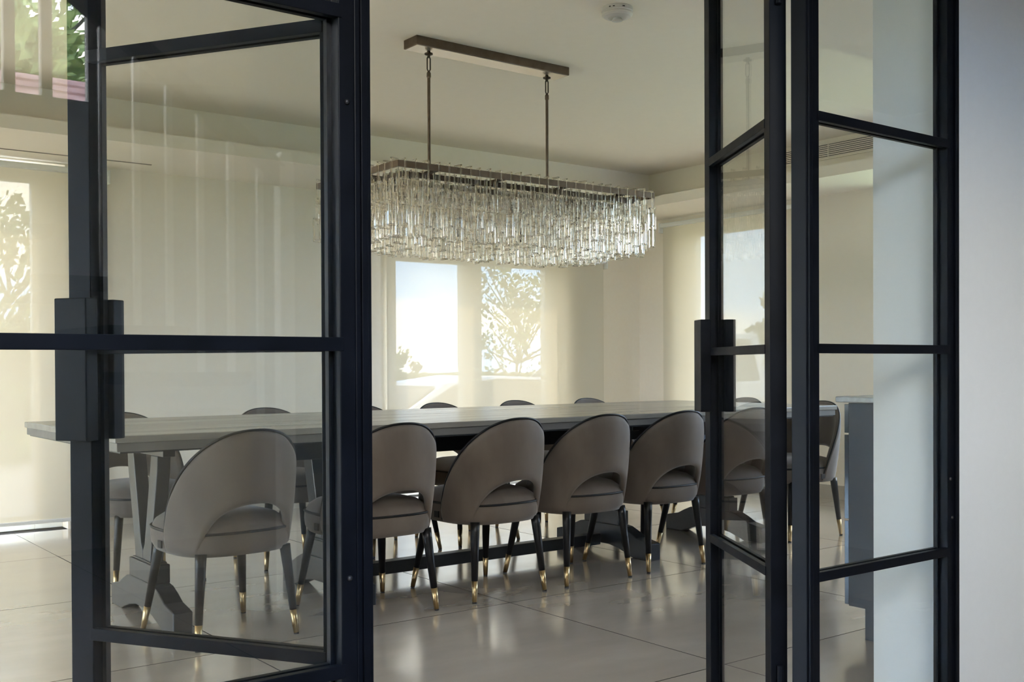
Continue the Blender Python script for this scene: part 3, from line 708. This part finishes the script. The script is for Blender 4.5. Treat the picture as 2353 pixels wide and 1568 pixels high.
def car(name, label, loc, rz, body, cabin, wid, m, wheels, wr=.33):
    c = thing(name, label, 'car', loc, rz)
    bm = bmesh.new(); prism(bm, body, 'y', -wid/2, wid/2); obj('body', bm, m, c, bev=.05, smooth=True, seg=3)
    bm = bmesh.new(); w = wid/2-.10
    A = [bm.verts.new((x, -w+(.14 if z > cabin[0][1]+.1 else 0), z)) for x, z in cabin]; B = [bm.verts.new((x, w-(.14 if z > cabin[0][1]+.1 else 0), z)) for x, z in cabin]
    k = len(cabin)
    for i in range(k): bm.faces.new((A[i], A[(i+1) % k], B[(i+1) % k], B[i]))
    bm.faces.new(A[::-1]); bm.faces.new(B); obj('cabin', bm, m, c, bev=.04, smooth=True, seg=3)
    cxm = sum(p[0] for p in cabin)/k; zt, zb_ = max(p[1] for p in cabin), min(p[1] for p in cabin)
    for s in (-1, 1):
        pts = [(cxm+(x-cxm)*.88, zb_+.06+(z-zb_)*.80) for x, z in cabin]
        bm = bmesh.new(); vv = [bm.verts.new((x, s*(w+.004-(.14*(z-zb_)/(zt-zb_)*.95)), z)) for x, z in pts]; bm.faces.new(vv)
        bmesh.ops.solidify(bm, geom=bm.faces[:], thickness=.012); obj('side_window', bm, M_carglass, c)
    # windscreen and rear screen
    for (p, q) in ((cabin[0], cabin[1]), (cabin[-1], cabin[-2])):
        bm = bmesh.new(); o_ = .012*(1 if p[0] > cxm else -1)
        a = (p[0]+(q[0]-p[0])*.12, p[1]+(q[1]-p[1])*.12); b = (p[0]+(q[0]-p[0])*.9, p[1]+(q[1]-p[1])*.9)
        vv = [bm.verts.new(v) for v in ((a[0]+o_, -w+.10, a[1]+.01), (a[0]+o_, w-.10, a[1]+.01), (b[0]+o_, w-.2, b[1]+.01), (b[0]+o_, -w+.2, b[1]+.01))]
        bm.faces.new(vv); bmesh.ops.solidify(bm, geom=bm.faces[:], thickness=.012); obj('windscreen', bm, M_carglass, c)
    for x in wheels:
        for s in (-1, 1):
            bm = bmesh.new(); lathe(bm, [(wr*.55, -.11), (wr*.92, -.11), (wr, -.08), (wr, .08), (wr*.92, .11), (wr*.55, .11)], 24)
            bmesh.ops.rotate(bm, verts=bm.verts, matrix=Matrix.Rotation(PI/2, 3, 'X')); wh = obj('wheel', bm, M_tyre, c, loc=(x, s*(wid/2-.10), wr))
            bm = bmesh.new(); lathe(bm, [(wr*.2, -.012), (wr*.6, -.01), (wr*.6, .01), (wr*.2, .012)], 16)
            bmesh.ops.rotate(bm, verts=bm.verts, matrix=Matrix.Rotation(PI/2, 3, 'X')); obj('hub_cap', bm, M_cars, wh, loc=(0, s*.11, 0))
    return c
sal = [(-2.1, .30), (-2.15, .60), (-2.05, .78), (-1.2, .86), (1.0, .88), (2.0, .74), (2.15, .55), (2.1, .30)]
sal_c = [(-1.75, .84), (-1.05, 1.22), (-.35, 1.30), (.35, 1.27), (1.15, .86)]
car('saloon_car', 'pale silver saloon car parked outside, low in the window behind the table', (7.5, 10.3, -.42), math.radians(0), sal, sal_c, 1.75, M_cars, (-1.35, 1.35), .31)
van = [(-2.3, .35), (-2.3, 1.02), (-1.75, 1.12), (2.2, 1.14), (2.3, .9), (2.3, .35)]
van_c = [(-1.75, 1.08), (-.70, 1.86), (-.2, 1.95), (2.15, 1.93), (2.26, 1.08)]
car('estate_van', 'large white van parked outside, filling the right side of the window', (12.1, 12.6, -.42), math.radians(0), van, van_c, 1.9, M_carw, (-1.45, 1.45), .36)

# neighbour house and trees seen only as a reflection through the hall window
nh = thing('neighbour_house', 'neighbouring house with pale red tiled roof, mirrored in the left glass panel', 'house', (4.6, -15.5, -.06))
bm = bmesh.new(); box(bm, -4.5, 4.5, -3, 3, 0, 3.4); obj('house_walls', bm, M_brickw, nh)
for s in (-1, 1):
    bm = bmesh.new(); prism(bm, [(s*3.3, 3.2), (s*3.3, 3.28), (0, 5.75), (0, 5.65)], 'x', -4.8, 4.8); rf = obj('roof', bm, M_tileroof, nh)
    for k in range(14):
        t0, t1 = k/14, (k+1)/14
        bm = bmesh.new()
        y0, z0_ = s*3.34*(1-t0), 3.30+2.47*t0; y1, z1_ = s*3.34*(1-t1), 3.30+2.47*t1
        prism(bm, [(y0, z0_), (y0, z0_+.07), (y1, z1_+.03), (y1, z1_)], 'x', -4.85, 4.85); obj('tile_course', bm, M_tileroof, rf)
tree('garden_tree', 'bright green maple behind the neighbouring house, mirrored in the left glass', (5.2, -24, -.1), 11, 4.2, .3, 60, 12000, M_leaf2, 31, .22, .2, group=GT)
tree('garden_tree', 'second green maple beside the neighbouring house, mirrored in the left glass', (15.5, -25, -.1), 11, 4.0, .3, 60, 9000, M_leaf2, 33, .22, .2, group=GT)
